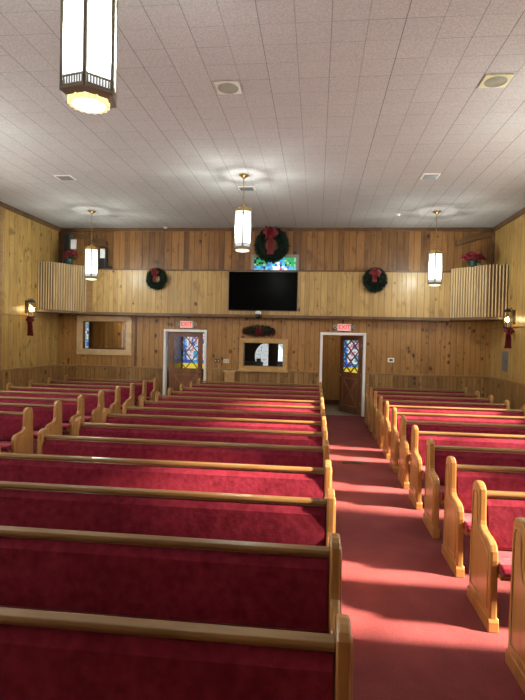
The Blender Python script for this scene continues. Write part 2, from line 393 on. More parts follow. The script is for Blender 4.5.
# rooms behind the back wall
struct(onebox('wall_vestibule_back', pine('pine_vestibule', (.60, .36, .13), (.42, .22, .07), 'X', .13, .4, .4, .25, seed=7), -4.4, XR, YE, YE+.1, 0, 2.75))
struct(onebox('ceiling_vestibule', m_offwhite, XL, XR, YB+.14, YE+.1, 2.7, 2.8))
m_room = pine('pine_room', (.46, .27, .09), (.25, .12, .04), 'X', .16, .5, .5, .6, seed=9)
struct(onebox('wall_side_room', m_room, XL, -4.4, 15.5, 15.6, 0, 2.7))
struct(onebox('wall_partition_left', m_door, -4.5, -4.38, YB+.14, YE, 0, 2.7))
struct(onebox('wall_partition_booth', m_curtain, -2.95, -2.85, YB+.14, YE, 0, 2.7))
struct(onebox('wall_partition_right', m_door, -.14, -.04, YB+.14, YE, 0, 2.7))
# booth back wall with arched opening full of light
def arch_pts(cx, z0, cz, r, n=20):
    return [(cx+r, z0)]+[(cx+r*math.cos(PI*i/n), cz+r*math.sin(PI*i/n)) for i in range(n+1)]+[(cx-r, z0)]
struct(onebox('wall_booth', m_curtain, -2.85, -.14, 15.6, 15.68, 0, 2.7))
struct(onebox('baseboard_vestibule', m_trim, -.04, XR, YE-.03, YE, 0, .14))

# balcony front
struct(onebox('wall_balcony', m_parapet, -6.42, 3.42, 13.70, YB, 2.68, 3.85))
def wing(name, pw, pc, pi, sgn):
    """projecting corner of the balcony front, faced with upright half-round slats"""
    q = MB()
    xw = XL if sgn < 0 else XR
    q.prism([pw, pc, pi, (pi[0], 13.95), (xw, 13.95)], 'Z', 2.68, 3.93)
    w = struct(q.build(name, m_slatback))
    q = MB()
    for (a, b, n) in ((pw, pc, 6), (pc, pi, 14)):
        a = Vector(a); b = Vector(b); d = (b-a); L = d.length; d.normalize(); nn = Vector((d.y, -d.x))
        if nn.y > 0: nn = -nn
        step = L/n
        for i in range(n):
            c = a+d*(step*(i+.5)); ww = step*.22 if n < 10 else step*.30
            pts = [c-d*ww-nn*.004, c-d*ww*.9+nn*.022, c-d*ww*.3+nn*.034, c+d*ww*.3+nn*.034, c+d*ww*.9+nn*.022, c+d*ww-nn*.004]
            q.prism([(p.x, p.y) for p in pts], 'Z', 2.685, 3.945)
    q.build('slats', m_slat, w)
    q = MB()
    e = .02
    q.prism([(pw[0], pw[1]-.05), (pc[0]+sgn*-.03, pc[1]-.06), (pi[0]-sgn*.03, pi[1]-.04), (pi[0], 13.95), (xw, 13.95)], 'Z', 2.62, 2.68)
    q.build('base_moulding', m_trim, w)
    return w
wing('wall_balcony_corner_right', (XR, 12.83), (4.09, 12.9), (3.42, 13.70), 1)
wing('wall_balcony_corner_left', (XL, 12.78), (-6.98, 12.9), (-6.42, 13.70), -1)

# trims
tn = [0]
def trim(m, *b, bevel=.004):
    tn[0] += 1; return struct(onebox('trim_%d' % tn[0], m, *b, bevel=bevel))
trim(m_trim, -6.42, 3.42, 13.64, YB, 2.60, 2.68)                 # beam under the balcony front
trim(m_chair, -6.42, -6.24, 13.685, 13.70, 2.68, 3.85)
trim(m_trim, -6.42, 3.42, 13.67, 13.74, 3.85, 3.885)             # cap of the balcony front
trim(m_trim, XL, XR, YB-.05, YB, 4.97, ZC)                       # crown, back
trim(m_trim, XL, XL+.05, YF, YB-.05, 4.95, ZC)                   # crown, left
trim(m_trim, XR-.05, XR, YF, YB-.05, 4.95, ZC)                   # crown, right
trim(m_trim, XR-.09, XR, YB-.09, YB, 3.93, 4.97)                 # corner posts
trim(m_trim, XL, XL+.09, YB-.09, YB, 3.93, 4.97)
trim(m_chair, XL, XL+.025, YF, 13.9, 2.475, 2.50)
trim(m_chair, XR-.025, XR, YF, 13.9, 2.425, 2.45)
trim(m_trim, -5.10, -5.04, YB-.02, YB, 1.18, 2.60)
trim(m_trim, .67, .725, YB-.02, YB, 2.27, 2.60)
trim(m_chair, XL, XL+.02, 11.15, 11.25, 1.18, 4.95)
DZ = 1.165
for a, b in ((XL+.03, -4.255), (-3.03, .10), (1.325, XR-.03)):
    trim(m_chair, a, b, YB-.035, YB, DZ-.03, DZ+.02)
trim(m_chair, XL, XL+.03, YF, YB, DZ-.03, DZ+.02); trim(m_chair, XR-.03, XR, YF, YB, DZ-.03, DZ+.02)
# wainscot
for i, (a, b) in enumerate(((XL+.012, -4.255), (-3.03, .10), (1.325, XR-.012))):
    struct(onebox('wall_wainscot_back_%d' % (i+1), m_wains, a, b, YB-.014, YB, .12, DZ-.03))
struct(onebox('wall_wainscot_left', m_wains_y, XL, XL+.012, YF, YB, .12, DZ-.03))
struct(onebox('wall_wainscot_right', m_wains_y, XR-.012, XR, YF, YB, .12, DZ-.03))
for i, (a, b) in enumerate(((XL, -4.255), (-3.03, .10), (1.325, XR))):
    struct(onebox('baseboard_back_%d' % (i+1), m_trim, a, b, YB-.025, YB, 0, .12))
struct(onebox('baseboard_left', m_trim, XL, XL+.025, YF, YB-.025, 0, .12)); struct(onebox('baseboard_right', m_trim, XR-.025, XR, YF, YB-.025, 0, .12))
# sloping boards on the upper wall
for sx, (x0, z0), (x1, z1) in ((1, (4.45, 4.97), (3.57, 4.60)), (-1, (-7.0, 4.97), (-5.92, 4.55))):
    q = MB(); q.prism([(x0, z0-.13), (x0, z0), (x1, z1+.11), (x1, z1-.02)], 'Y', YB-.12, YB); tn[0] += 1; struct(q.build('trim_%d' % tn[0], m_trim))

# doors
def lattice(q, x0, x1, z0, z1, nx, nz, y0, y1, w=.011):
    cw = (x1-x0)/nx; ch = (z1-z0)/nz
    for i in range(nx):
        for j in range(nz):
            a = (x0+i*cw, z0+j*ch); b = (a[0]+cw, a[1]+ch)
            for p, r in (((a[0], a[1]), (b[0], b[1])), ((a[0], b[1]), (b[0], a[1]))):
                d = Vector((r[0]-p[0], r[1]-p[1])).normalized(); n = Vector((-d.y, d.x))*w
                q.prism([(p[0]-n.x, p[1]-n.y), (r[0]-n.x, r[1]-n.y), (r[0]+n.x, r[1]+n.y), (p[0]+n.x, p[1]+n.y)], 'Y', y0, y1)
def door(name, ox, leaf_w, hinge_x, ang, frame, nz):
    """frame in white, panelled leaf with a cross-braced bottom and a diamond-latticed light"""
    x0, x1, h = frame
    q = MB(); w = .07
    q.box(x0, x0+w, YB-.03, YB+.15, 0, h); q.box(x1-w, x1, YB-.03, YB+.15, 0, h); q.box(x0+w, x1-w, YB-.03, YB+.15, h-w, h)
    d = struct(q.build(name, m_white, bevel=.006))
    W_, H_ = leaf_w, 2.15
    e = empty('door_leaf', (hinge_x, YB+.10, .015)); e.rotation_euler.z = ang; e.parent = d
    # local leaf: x 0..W_ (negative direction handled by sign in ox), y -.02..02
    s = ox
    def B(q, a, b, y0, y1, z0, z1): q.box(min(s*a, s*b), max(s*a, s*b), y0, y1, z0, z1)
    q = MB(); st = .13
    B(q, 0, st, -.022, .022, 0, H_); B(q, W_-st, W_, -.022, .022, 0, H_); B(q, st, W_-st, -.022, .022, 0, .18)
    B(q, st, W_-st, -.022, .022, .98, 1.14); B(q, st, W_-st, -.022, .022, 2.03, H_); B(q, st, W_-st, -.004, .004, .18, .98)
    lf = q.build('leaf_panel', m_door, e, bevel=.005)
    q = MB(); a, b = sorted((s*st, s*(W_-st)))
    lattice(q, a, b, .18, .98, 1, 1, -.026, .026, .032); ring(q, a, b, .18, .98, .03, -.028, .028)
    q.build('cross_brace', m_brace, e, bevel=.006)
    q = MB(); lattice(q, a, b, 1.14, 2.03, 2, nz, -.016, .016, .012); q.build('lattice', m_door, e)
    q = MB(); q.box(a, b, -.003, .003, 1.14, 2.03); q.build('door_glass', m_glass, e)
    q = MB(); cx = s*(W_-.055)
    for sy in (-1, 1):
        q.lathe([(.03, sy*.022), (.03, sy*.03), (.012, sy*.034), (.012, sy*.06), (.028, sy*.07), (.03, sy*.085), (.015, sy*.098)], 14, (cx, 0, 1.04), axis='Y')
    q.build('door_knob', m_brass, e, smooth=True)
    q = MB()
    for z in (.25, 1.05, 1.85): q.lathe([(.009, z), (.009, z+.09)], 8, (0, -.024, 0))
    q.build('hinge', m_brass, e)
    return d
door('door_1', 1, .955, -4.12, 0, (-4.255, -3.03, 2.25), 2)
door('door_2', -1, .94, 1.235, -R(55), (.10, 1.325, 2.25), 3)

# windows of the back wall
def framewin(name, hole, fw_, m, depth=.05):
    x0, x1, z0, z1 = hole
    q = MB(); ring(q, x0-fw_, x1+fw_, z0-fw_, z1+fw_, fw_, YB-depth, YB+.02)
    o = struct(q.build(name, m, bevel=.006))
    q = MB(); ring(q, x0, x1, z0, z1, .012, YB+.02, YB+.14); q.build('jamb', m_trim, o)
    q = MB(); q.box(x0+.012, x1-.012, YB+.07, YB+.076, z0+.012, z1-.012); q.build('pane', m_glass, o)
    return o
framewin('window_1', WL, .16, m_frame)
w2 = framewin('window_2', W2, .12, m_frame2, .06)
onebox('sill', m_frame2, W2[0]-.15, W2[1]+.15, YB-.10, YB, W2[2]-.15, W2[2]-.11, parent=w2)

# stained glass made of leaded pieces
SC = {k: stainmat('glass_'+k, v, es) for k, (v, es) in dict(
    white=((.85, .90, .98), 1.0), pink=((.75, .36, .45), .7), blue=((.06, .14, .60), .8), sky=((.10, .42, .75), .95), yellow=((.90, .70, .06), 1.0),
    green=((.02, .42, .14), .75), cyan=((.05, .50, .68), .9), red=((.75, .02, .04), .8), lead=((.02, .02, .025), .02), lime=((.25, .60, .30), .75),
    frost=((.72, .78, .80), .85), frost2=((.42, .50, .52), .7)).items()}
keys = list(SC)
def stained(q, x0, x1, z0, z1, nx, nz, y, colour, jit=.28, seed=1):
    """jittered leaded pieces over a dark backing"""
    rd = random.Random(seed); P = {}
    for i in range(nx+1):
        for j in range(nz+1):
            jx = 0 if i in (0, nx) else rd.uniform(-jit, jit); jz = 0 if j in (0, nz) else rd.uniform(-jit, jit)
            P[i, j] = Vector((x0+(x1-x0)*(i+jx)/nx, z0+(z1-z0)*(j+jz)/nz))
    q.mi = keys.index('lead'); q.box(x0, x1, y, y+.006, z0, z1)
    for i in range(nx):
        for j in range(nz):
            c = [P[i, j], P[i+1, j], P[i+1, j+1], P[i, j+1]]; m = sum(c, Vector((0, 0)))/4
            k = colour((m.x-x0)/(x1-x0), (m.y-z0)/(z1-z0), rd)
            if not k: continue
            q.mi = keys.index(k); q.prism([tuple(m+(p-m)*.93) for p in c], 'Y', y-.006, y)
    q.mi = 0
SM = [SC[k] for k in keys]
def upper_col(u, v, rd):
    if abs(u-.52) < .07 and v < .68: return 'white'
    if .56 < u < .68 and v < .52: return 'red'
    if (u < .28 or u > .72) and v > .62: return rd.choice(['green', 'lime', 'green', 'lead'])
    return rd.choice(['cyan', 'sky', 'cyan', 'white', 'blue', 'sky', 'lead'])
q = MB(); ring(q, -1.83, -.53, 3.6, 4.34, .075, YB-.03, YB+.02)
uw = struct(q.build('window_upper', simple('grey_paint', (.30, .28, .24), .5)))
q = MB(); stained(q, -1.76, -.60, 3.62, 4.27, 18, 11, YB+.06, upper_col, seed=4); q.build('stained_glass', SM, uw)
def door_col(u, v, rd):
    if v < .17: return 'yellow'
    if v < .26: return rd.choice(['blue', 'sky'])
    if u < .12: return rd.choice(['sky', 'blue', 'sky'])
    if u < .25 or u > .9: return rd.choice(['pink', 'white', 'white'])
    if (u-.6)**2 + ((v-.78)*1.4)**2 < .06 and (u-.6)**2+((v-.78)*1.4)**2 > .025: return rd.choice(['blue', 'sky'])
    if .4 < u < .8 and .28 < v < .5: return 'sky'
    return rd.choice(['white', 'white', 'pink'])
for nm, (x0, x1) in (('window_vestibule_left', (-4.35, -3.55)), ('window_vestibule_right', (.87, 1.67))):
    q = MB(); ring(q, x0-.06, x1+.06, .96, 2.22, .06, YE-.06, YE)
    o = struct(q.build(nm, m_trim))
    q = MB(); stained(q, x0, x1, 1.02, 2.16, 14, 20, YE-.03, door_col, .15, seed=2); q.build('stained_glass', SM, o)
# side room: narrow leaded window at its left end, two door knobs worth of hardware on a rail
q = MB(); stained(q, -7.33, -7.16, 1.35, 2.45, 3, 12, 15.47, lambda u, v, rd: rd.choice(['frost', 'sky', 'frost2', 'blue']), .2, seed=5); struct(q.build('window_side_room', SM))
q = MB(); q.box(-7.12, -7.04, 15.42, 15.5, 0, 2.7); q.box(-7.04, -6.0, 15.44, 15.5, 1.56, 1.64); tn[0] += 1; struct(q.build('trim_%d' % tn[0], m_trim))
# booth: arched frosted window
cxA, rA, czA = -1.425, .445, 1.50
q = MB(); q.mi = keys.index('frost'); q.prism([(cxA+rA*math.cos(2*PI*i/40), czA+rA*math.sin(2*PI*i/40)) for i in range(40)], 'Y', 15.57, 15.59); q.box(-1.20, -.96, 15.57, 15.59, 1.05, 1.93)
rd = random.Random(3)
q.mi = keys.index('frost2')
for i in range(70):
    a = rd.uniform(0, PI); rr = rA*math.sqrt(rd.random())*.9; x = cxA+rr*math.cos(a); z = czA+rr*math.sin(a)*rd.choice((1, 1, -1))*.95; b = rd.uniform(0, PI)
    d = Vector((math.cos(b), math.sin(b)))*rd.uniform(.02, .05); n = Vector((-d.y, d.x))*.25
    q.prism([(x-d.x-n.x, z-d.y-n.y), (x+d.x-n.x, z+d.y-n.y), (x+d.x+n.x, z+d.y+n.y), (x-d.x+n.x, z-d.y+n.y)], 'Y', 15.562, 15.572)
q.mi = 0
struct(q.build('window_booth_arch', SM))
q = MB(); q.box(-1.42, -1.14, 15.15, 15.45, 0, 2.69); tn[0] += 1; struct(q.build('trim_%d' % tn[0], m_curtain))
for nm, lab, cat, x0, x1, z1 in (('mixer', 'low black sound mixer seen through the centre booth window', 'mixer', -2.1, -1.55, 1.36),
                            ('monitor', 'small black monitor standing taller than the mixer inside the booth window', 'monitor', -1.70, -1.58, 1.47),
                            ('amplifier', 'black amplifier box at the right inside the booth window', 'amplifier', -1.12, -.92, 1.40)):
    yy = 14.9 if nm == 'mixer' else 14.6
    e = empty(nm, ((x0+x1)/2, yy, 1.20)); w = (x1-x0)/2
    onebox('case', m_black, -w, w, -.1, .1, 0.0, z1-1.20, parent=e, bevel=.01); onebox('front_panel', m_dgrey, -w*.85, w*.85, -.106, -.1, .02, z1-1.22, parent=e)
    tag(e, lab, cat)
e = empty('booth_desk', (-1.55, 14.75, 0)); onebox('desktop', m_dgrey, -.95, .95, -.35, .35, 1.16, 1.20, parent=e)
for sx in (-.9, .9): onebox('leg', m_dgrey, sx-.03, sx+.03, -.3, .3, 0, 1.16, parent=e)
tag(e, 'dark desk inside the booth behind the centre window', 'desk')
# added lamps, out of view, that brighten the rear rooms
for i, (x, y, lab) in enumerate(((-5.9, 14.8, 'added unseen lamp brightening the room behind the left window'), (.55, 15.2, 'added unseen lamp over the tiled vestibule behind the open door'), (-3.7, 15.0, 'added unseen lamp behind the closed left door'))):
    e = empty('added_lamp', (x, y, 2.7)); q = MB(); q.lathe([(.17, 0), (.17, -.02), (.16, -.03)], 24); q.build('base', m_brass, e)
    q = MB(); q.lathe([(.15, -.03), (.14, -.06), (.10, -.09), (.04, -.105), (.002, -.107)], 24); q.build('lamp_shade', m_addlamp if i < 2 else simple('added_lamp_dim', (1, .9, .7), .4, emit=(1, .85, .6), es=1.5), e, smooth=True)
    tag(e, lab, 'added lamp')

# ---------------------------------------------------------------- pews
def pew_profile():
    P = [(.115, 0), (.115, .30), (.105, .60), (.095, .86)]
    for i in range(1, 8):                       # rounded, slightly pointed head
        a = PI*i/8; P.append((.093*math.cos(a)+0.0, .885+.081*math.sin(a)**.8))
    P += [(-.093, .86), (-.098, .74), (-.101, .695), (-.112, .664), (-.14, .646), (-.19, .636), (-.25, .630), (-.31, .620), (-.345, .600), (-.368, .562), (-.378, .50), (-.372, .44), (-.378, .2), (-.385, 0)]
    return P
def end_panel(parent, x0, x1, outer):
    q = MB(); q.prism(pew_profile(), 'X', x0, x1)
    o = q.build('end_panel', m_oak, parent, bevel=.014, seg=3)
    # raised bead following the outline
    xs = x1+.002 if outer > 0 else x0-.002
    pts = [(.062, .15), (.062, .55), (.056, .80)]+[(.052*math.cos(PI*i/6), .83+.07*math.sin(PI*i/6)) for i in range(1, 6)]+[(-.056, .80), (-.060, .70), (-.085, .625), (-.15, .59), (-.25, .567), (-.31, .54), (-.33, .49), (-.33, .15)]
    q = MB(); q.tube([(xs, a, b) for a, b in pts], .007, 6, closed=True); q.build('bead_moulding', m_oak, o, smooth=True)
    q = MB(); q.prism([(.125, 0), (.125, .07), (.116, .095), (-.379, .095), (-.392, .07), (-.396, 0)], 'X', x0-.009, x1+.009)
    q.build('plinth', m_oak, o, bevel=.006)
    return o
def make_pew(L, seatgap=.0):
    e = empty('pew', (0, 0, 0)); T = .056; h = L/2
    end_panel(e, -h, -h+T, -1); end_panel(e, h-T, h, 1)
    i0, i1 = -h+T, h-T
    # seat cushion
    q = MB(); q.prism([(-.045, .42), (-.07, .475), (-.25, .478), (-.40, .49), (-.445, .478), (-.455, .445), (-.435, .415)], 'X', i0+.004, i1-.004)
    q.build('seat_cushion', m_velvet, e, bevel=.012, seg=3)
    q = MB(); q.prism([(-.04, .385), (-.04, .415), (-.42, .415), (-.42, .385)], 'X', i0, i1); q.build('seat_board', m_oak, e)
    # upholstered back, leaning
    q = MB(); q.prism([(-.085, .47), (.000, .838), (-.030, .846), (-.075, .80), (-.125, .56), (-.13, .50)], 'X', i0+.004, i1-.004)
    q.build('back_cushion', m_velvet, e, bevel=.01, seg=3)
    q = MB(); q.prism([(-.05, .36), (-.075, .36), (-.002, .84), (.022, .84)], 'X', i0, i1); q.build('back_board', m_oak, e)
    q = MB(); q.prism([(-.040, .854), (-.045, .872), (-.036, .888), (.018, .892), (.027, .880), (.027, .850)], 'X', i0, i1); q.build('top_rail', m_rail, e, bevel=.005)
    n = 2 if L > 3 else 1
    for k in range(n):
        c = i0+(i1-i0)*(k+1)/(n+1)
        q = MB(); q.prism([(-.06, .385), (-.40, .385), (-.34, .30), (-.30, .06), (-.33, 0), (-.05, 0)], 'X', c-.02, c+.02); q.build('leg', m_oak, e, bevel=.005)
    return e
ORD = ['first', 'second', 'third', 'fourth', 'fifth', 'sixth', 'seventh', 'eighth', 'ninth', 'tenth', 'eleventh', 'twelfth', 'thirteenth', 'fourteenth']
centre = [1.955, 2.80, 3.66, 4.55, 5.46, 6.34, 7.18, 7.96, 8.79, 9.63, 10.46, 11.38, 12.32, 13.22]
right = [3.25, 4.09, 4.93, 5.80, 6.70, 7.58, 8.45, 9.35, 10.20, 11.10, 11.97, 12.90]
left = [6.12, 6.99, 7.85, 8.66, 9.52, 10.36, 11.20, 12.03, 12.88]
for blk, x0, x1, rows, what, extra in (
    ('centre', -3.065, .155, centre, 'long red-upholstered oak pew, %s from camera in centre block%s', {0: ', rail crossing picture bottom', 13: ', last before the rear wall'}),
    ('right', 1.255, 3.675, right, 'short red-upholstered oak pew, %s from camera in right-hand block%s', {0: ', cut off by the picture edge', 11: ', nearest the rear wall'}),
    ('left', -6.58, -4.105, left, 'short dark red oak pew, %s from camera in left-hand block%s', {0: ', mostly outside the left edge', 8: ', nearest the rear wall'})):
    proto = make_pew(x1-x0)
    for i, y in enumerate(rows):
        o = proto if i == 0 else copy_tree(proto)
        o.location = ((x0+x1)/2, y, 0)
        tag(o, what % (ORD[i], extra.get(i, '')), 'pew', 'pews of the %s block' % blk)

# ---------------------------------------------------------------- lanterns
def make_lantern():
    e = empty('pendant_lantern', (0, 0, 0))           # origin at the ceiling; body bottom set by drop
    return e
def lantern(x, y, zb, rot, label, R_=.176):
    """zb = height of the underside"""
    e = empty('pendant_lantern', (x, y, ZC), rot); D = ZC-zb; H = .84
    q = MB(); q.lathe([(.012, -.075), (.03, -.06), (.055, -.035), (.085, -.02), (.088, 0)], 24); q.build('canopy', m_brass, e, smooth=True)
    b0, b1 = -D, -D+H
    q = MB(); zt = b1-.0; z = -.075; q.tube([(0, 0, -.07), (0, 0, (-.07+zt)*.5)], .007, 8)
    k = 0; z = (-.07+zt)*.5
    while z > zt+.02:
        pts = [(.013*math.cos(a)*(1 if k % 2 else 0), .013*math.cos(a)*(0 if k % 2 else 1), z-.02+.024*math.sin(a)) for a in [2*PI*i/10 for i in range(10)]]
        q.tube(pts, .0042, 5, closed=True); z -= .036; k += 1
    q.build('chain', m_brass, e)
    # crown
    q = MB(); q.lathe([(.012, zt+.03), (.02, zt), (.04, zt-.02), (.045, zt-.07)], 12)
    q.lathe([(R_*.88, zt-.085), (R_*1.0, zt-.085), (R_*1.0, zt-.125), (R_*.9, zt-.125), (R_*.88, zt-.085)], 6, close=False)
    for i in range(6): q.tube([(.03*math.cos(PI/3*i), .03*math.sin(PI/3*i), zt-.03), (R_*.6*math.cos(PI/3*i), R_*.6*math.sin(PI/3*i), zt-.06), (R_*.93*math.cos(PI/3*i), R_*.93*math.sin(PI/3*i), zt-.10)], .007, 6)
    for i in range(6):
        a = PI/3*i
        for t in (0, 1/3, 2/3):
            p0 = Vector((math.cos(a), math.sin(a))); p1 = Vector((math.cos(a+PI/3), math.sin(a+PI/3))); p = (p0*(1-t)+p1*t)*R_*.985
            q.tube([(p.x, p.y, zt-.085), (p.x, p.y, zt-.055)], [.009, .004], 6)
    q.build('crown', m_brass, e)
    gb, gt = b0+.115, zt-.125
    q = MB(); q.lathe([(R_*.93, gb), (R_*.93, gt)], 6, close=False); q.build('lamp_shade', m_lampglass, e)
    L = bpy.data.lights.new('bulb', 'POINT'); L.energy = LAMP_W; L.color = (.95, 1, .96); L.shadow_soft_size = .075
    lo = bpy.data.objects.new('bulb', L); C.objects.link(lo); lo.parent = e; lo.location = (0, 0, (gb+gt)/2-.02)
    q = MB()
    for i in range(6):
        a = PI/3*i; cx, cy = math.cos(a)*R_*.965, math.sin(a)*R_*.965
        q.tube([(cx, cy, b0+.03), (cx, cy, gt+.01)], .0125, 6)
        p0 = Vector((math.cos(a), math.sin(a)))*R_*.955; p1 = Vector((math.cos(a+PI/3), math.sin(a+PI/3)))*R_*.955
        for zz, rr in ((gb, .007), (gt-.055, .0045), (b0+.055, .011), (gt, .008)): q.tube([(p0.x, p0.y, zz), (p1.x, p1.y, zz)], rr, 6)
        for t in range(1, 9):                      # little upright slots of the lower band
            p = p0*(1-t/9)+p1*t/9; q.tube([(p.x, p.y, b0+.055), (p.x, p.y, gb)], .0045, 4)
        mid = (p0+p1)/2                            # swag under the crown
        q.tube([(p0.x, p0.y, gt-.055), (p0.x*.75+p1.x*.25, p0.y*.75+p1.y*.25, gt-.035), (mid.x, mid.y, gt-.06), (p0.x*.25+p1.x*.75, p0.y*.25+p1.y*.75, gt-.035), (p1.x, p1.y, gt-.055)], .004, 5)
    q.build('frame', m_bronze, e)
    q = MB(); q.lathe([(R_*.90, b0+.06), (R_*.90, gb)], 6); q.build('band_glass', m_lampband, e)
    q = MB(); q.lathe([(R_*.80, b0+.012), (R_*1.02, b0+.035), (R_*1.02, b0+.05), (R_*.85, b0+.055), (R_*.80, b0+.05), (R_*.80, b0+.012)], 6, close=False); q.build('base_ring', m_bronze, e)
    q = MB(); pts = []
    n = 176
    for i in range(n):
        a = 2*PI*i/n; r = .112+.016*abs(math.sin(a*9)); pts.append((r*math.cos(a), r*math.sin(a)))
    v = q.prism(pts, 'Z', b0-.008, b0+.03); q.build('scalloped_rim', m_lampdisc, e)
    q = MB(); q.lathe([(.104, b0-.008), (.09, b0-.016), (.05, b0-.024), (.002, b0-.026)], 32); q.build('diffuser', m_lampband, e, smooth=True)
    return tag(e, label, 'pendant lamp', 'hexagonal pendant lanterns')
def toward(x, y, off=0): return math.atan2(-y, -x)+off
lantern(-1.455, 3.10, 3.475, toward(-1.455, 3.10, R(-9)), 'large lit six-sided pendant lantern cut off by the top edge of the picture')
lantern(-1.41, 9.44, 3.66, toward(-1.41, 9.44), 'lit pendant lantern hanging in front of the wreathed upper window, middle of the room')
lantern(-5.52, 12.02, 3.40, toward(-5.52, 12.02), 'lit pendant lantern near the left rear corner beside the small loudspeakers')
lantern(2.69, 12.21, 3.36, toward(2.69, 12.21), 'lit pendant lantern near the right rear corner above the right-hand pews')
lantern(-5.52, 6.85, 3.40, 0, 'lit pendant lantern over the left-hand pews, outside the left edge of the picture')
lantern(3.35, 6.85, 3.40, 0, 'lit pendant lantern over the right-hand pews, just outside the right edge of the picture')

# ---------------------------------------------------------------- ceiling fittings
def ceil_vent(x0, x1, y0, y1, kind, m, label):
    cx, cy = (x0+x1)/2, (y0+y1)/2; w, h = (x1-x0)/2, (y1-y0)/2
    e = empty('ceiling_vent' if kind != 'round' else 'ceiling_speaker', (cx, cy, ZC))
    q = MB(); ring(q, -w, w, -h, h, .035, 0, 0)
    q.bm.clear(); q.box(-w, w, -h, h, -.018, 0); q.build('plate', m, e, bevel=.006)
    q = MB()
    if kind == 'round':
        for r in (.035, .065, .095, .12): q.tube([(r*math.cos(2*PI*i/32), r*math.sin(2*PI*i/32), -.02) for i in range(32)], .0045, 6, closed=True)
        q.lathe([(.118, -.0185), (.118, -.019), (.001, -.022)], 32); q.build('grille', simple('grille_olive', (.33, .34, .27), .6), e)  # grille in an olive grey darker than the plate
    else:
        n = 7
        for i in range(n): 
            yy = -h*.75+1.5*h*i/(n-1); q.box(-w*.8, w*.8, yy-.006, yy+.006, -.026, -.018)
        q.build('louvre', m_grey, e)
    return tag(e, label, 'ceiling vent' if kind != 'round' else 'ceiling speaker')
ceil_vent(-1.28, -.985, 6.0, 6.30, 'round', m_offwhite, 'square white ceiling speaker with round grille between the near and middle lanterns')
ceil_vent(1.825, 2.13, 6.03, 6.33, 'round', simple('yellowed', (.66, .66, .42), .5), 'yellowed square ceiling speaker with round grille near the right edge')
ceil_vent(1.83, 2.14, 9.46, 9.78, 'lou', m_white, 'white louvred ceiling vent ahead of the right-hand lantern')
ceil_vent(-5.05, -4.72, 9.30, 9.58, 'lou', m_white, 'white louvred ceiling vent on the left side of the ceiling')
ceil_vent(-1.64, -1.30, 10.12, 10.38, 'lou', m_offwhite, 'small cream ceiling vent just behind the middle lantern')
for (x, y, lab) in ((-4.22, 13.80, 'small round white smoke detector on the ceiling close to the rear wall'), (1.85, 12.43, 'tiny round white detector on the ceiling left of the right-hand lantern')):
    e = empty('smoke_detector', (x, y, ZC)); q = MB(); q.lathe([(.055, 0), (.055, -.02), (.04, -.04), (.001, -.045)], 20); q.build('body', m_white, e, smooth=True)
    q = MB(); q.lathe([(.012, -.044), (.010, -.05), (.001, -.051)], 12); q.build('sensor', m_dgrey, e); tag(e, lab, 'smoke detector')

# ---------------------------------------------------------------- television and camera
e = empty('television', (-1.4635, 13.70, 2.785)); w = .93
q = MB(); q.box(-w, w, -.055, 0, 0, 1.05); q.build('casing', m_black, e, bevel=.006)
onebox('screen', m_screen, -w+.012, w-.012, -.057, -.055, .02, 1.035, parent=e)
onebox('mount', m_dgrey, -.12, .12, -.002, 0, .4, .6, parent=e)
tag(e, 'wide black television on the front of the balcony', 'television')
e = empty('dome_camera', (-1.56, 13.53, 2.655)); q = MB(); q.lathe([(.08, .03), (.085, .06), (.08, .10), (.05, .118)], 20); q.build('housing', m_white, e, smooth=True)
q = MB(); q.sphere((0, 0, -.01), .085, 12); q.build('dome', m_black, e, smooth=True)
onebox('bracket', m_white, -.03, .03, .05, .17, .03, .09, parent=e)
tag(e, 'small white dome camera with black globe under the television', 'camera')

# ---------------------------------------------------------------- wreaths, garland, flowers, bows
def bow(q, c, s, y=-1, tails=.9, seed=0, lay=3):
    """ribbon bow: loops fanned round the knot and two tails"""
    rd = random.Random(seed); c = Vector(c)
    for k in range(lay*2+2):
        a = 2*PI*k/(lay*2+2)+rd.uniform(-.15, .15); d = Vector((math.cos(a), 0, math.sin(a)*.75)); p = Vector((0, 0, 1)) if abs(d.x) > .5 else Vector((1, 0, 0))
        L = s*rd.uniform(.75, 1); w = s*.24
        path = [c, c+d*L*.5+Vector((0, y*.45*s, 0)), c+d*L+Vector((0, y*.25*s, 0)), c+d*L*.55+Vector((0, y*.08*s, 0)), c+Vector((0, y*.02, 0))]
        for a0, a1 in zip(path, path[1:]):
            n = (a1-a0).normalized().cross(p).normalized()*.003
            vs = [a0-p*w, a1-p*w, a1+p*w, a0+p*w]
            q._new([v-n for v in vs]+[v+n for v in vs], [(0,1,2,3),(7,6,5,4),(0,4,5,1),(1,5,6,2),(2,6,7,3),(3,7,4,0)])
    q.sphere(c+Vector((0, y*.2*s, 0)), s*.2, 6)
def tails(q, c, s, L, y=-1, wid=.22, sp=.2):
    c = Vector(c)
    for k in (-1, 1):
        pts = [c+Vector((k*sp*s*t*(1+.2*math.sin(6*t)), y*(.05+.05*math.sin(5*t))*s, -L*t)) for t in (0, .2, .4, .6, .8, 1)]
        for a0, a1 in zip(pts, pts[1:]):
            vs = [a0-Vector((wid*s, 0, 0)), a0+Vector((wid*s, 0, 0)), a1+Vector((wid*s, 0, 0)), a1-Vector((wid*s, 0, 0))]; n = Vector((0, .003, 0))
            q._new([v-n for v in vs]+[v+n for v in vs], [(0,1,2,3),(7,6,5,4),(0,4,5,1),(1,5,6,2),(2,6,7,3),(3,7,4,0)])
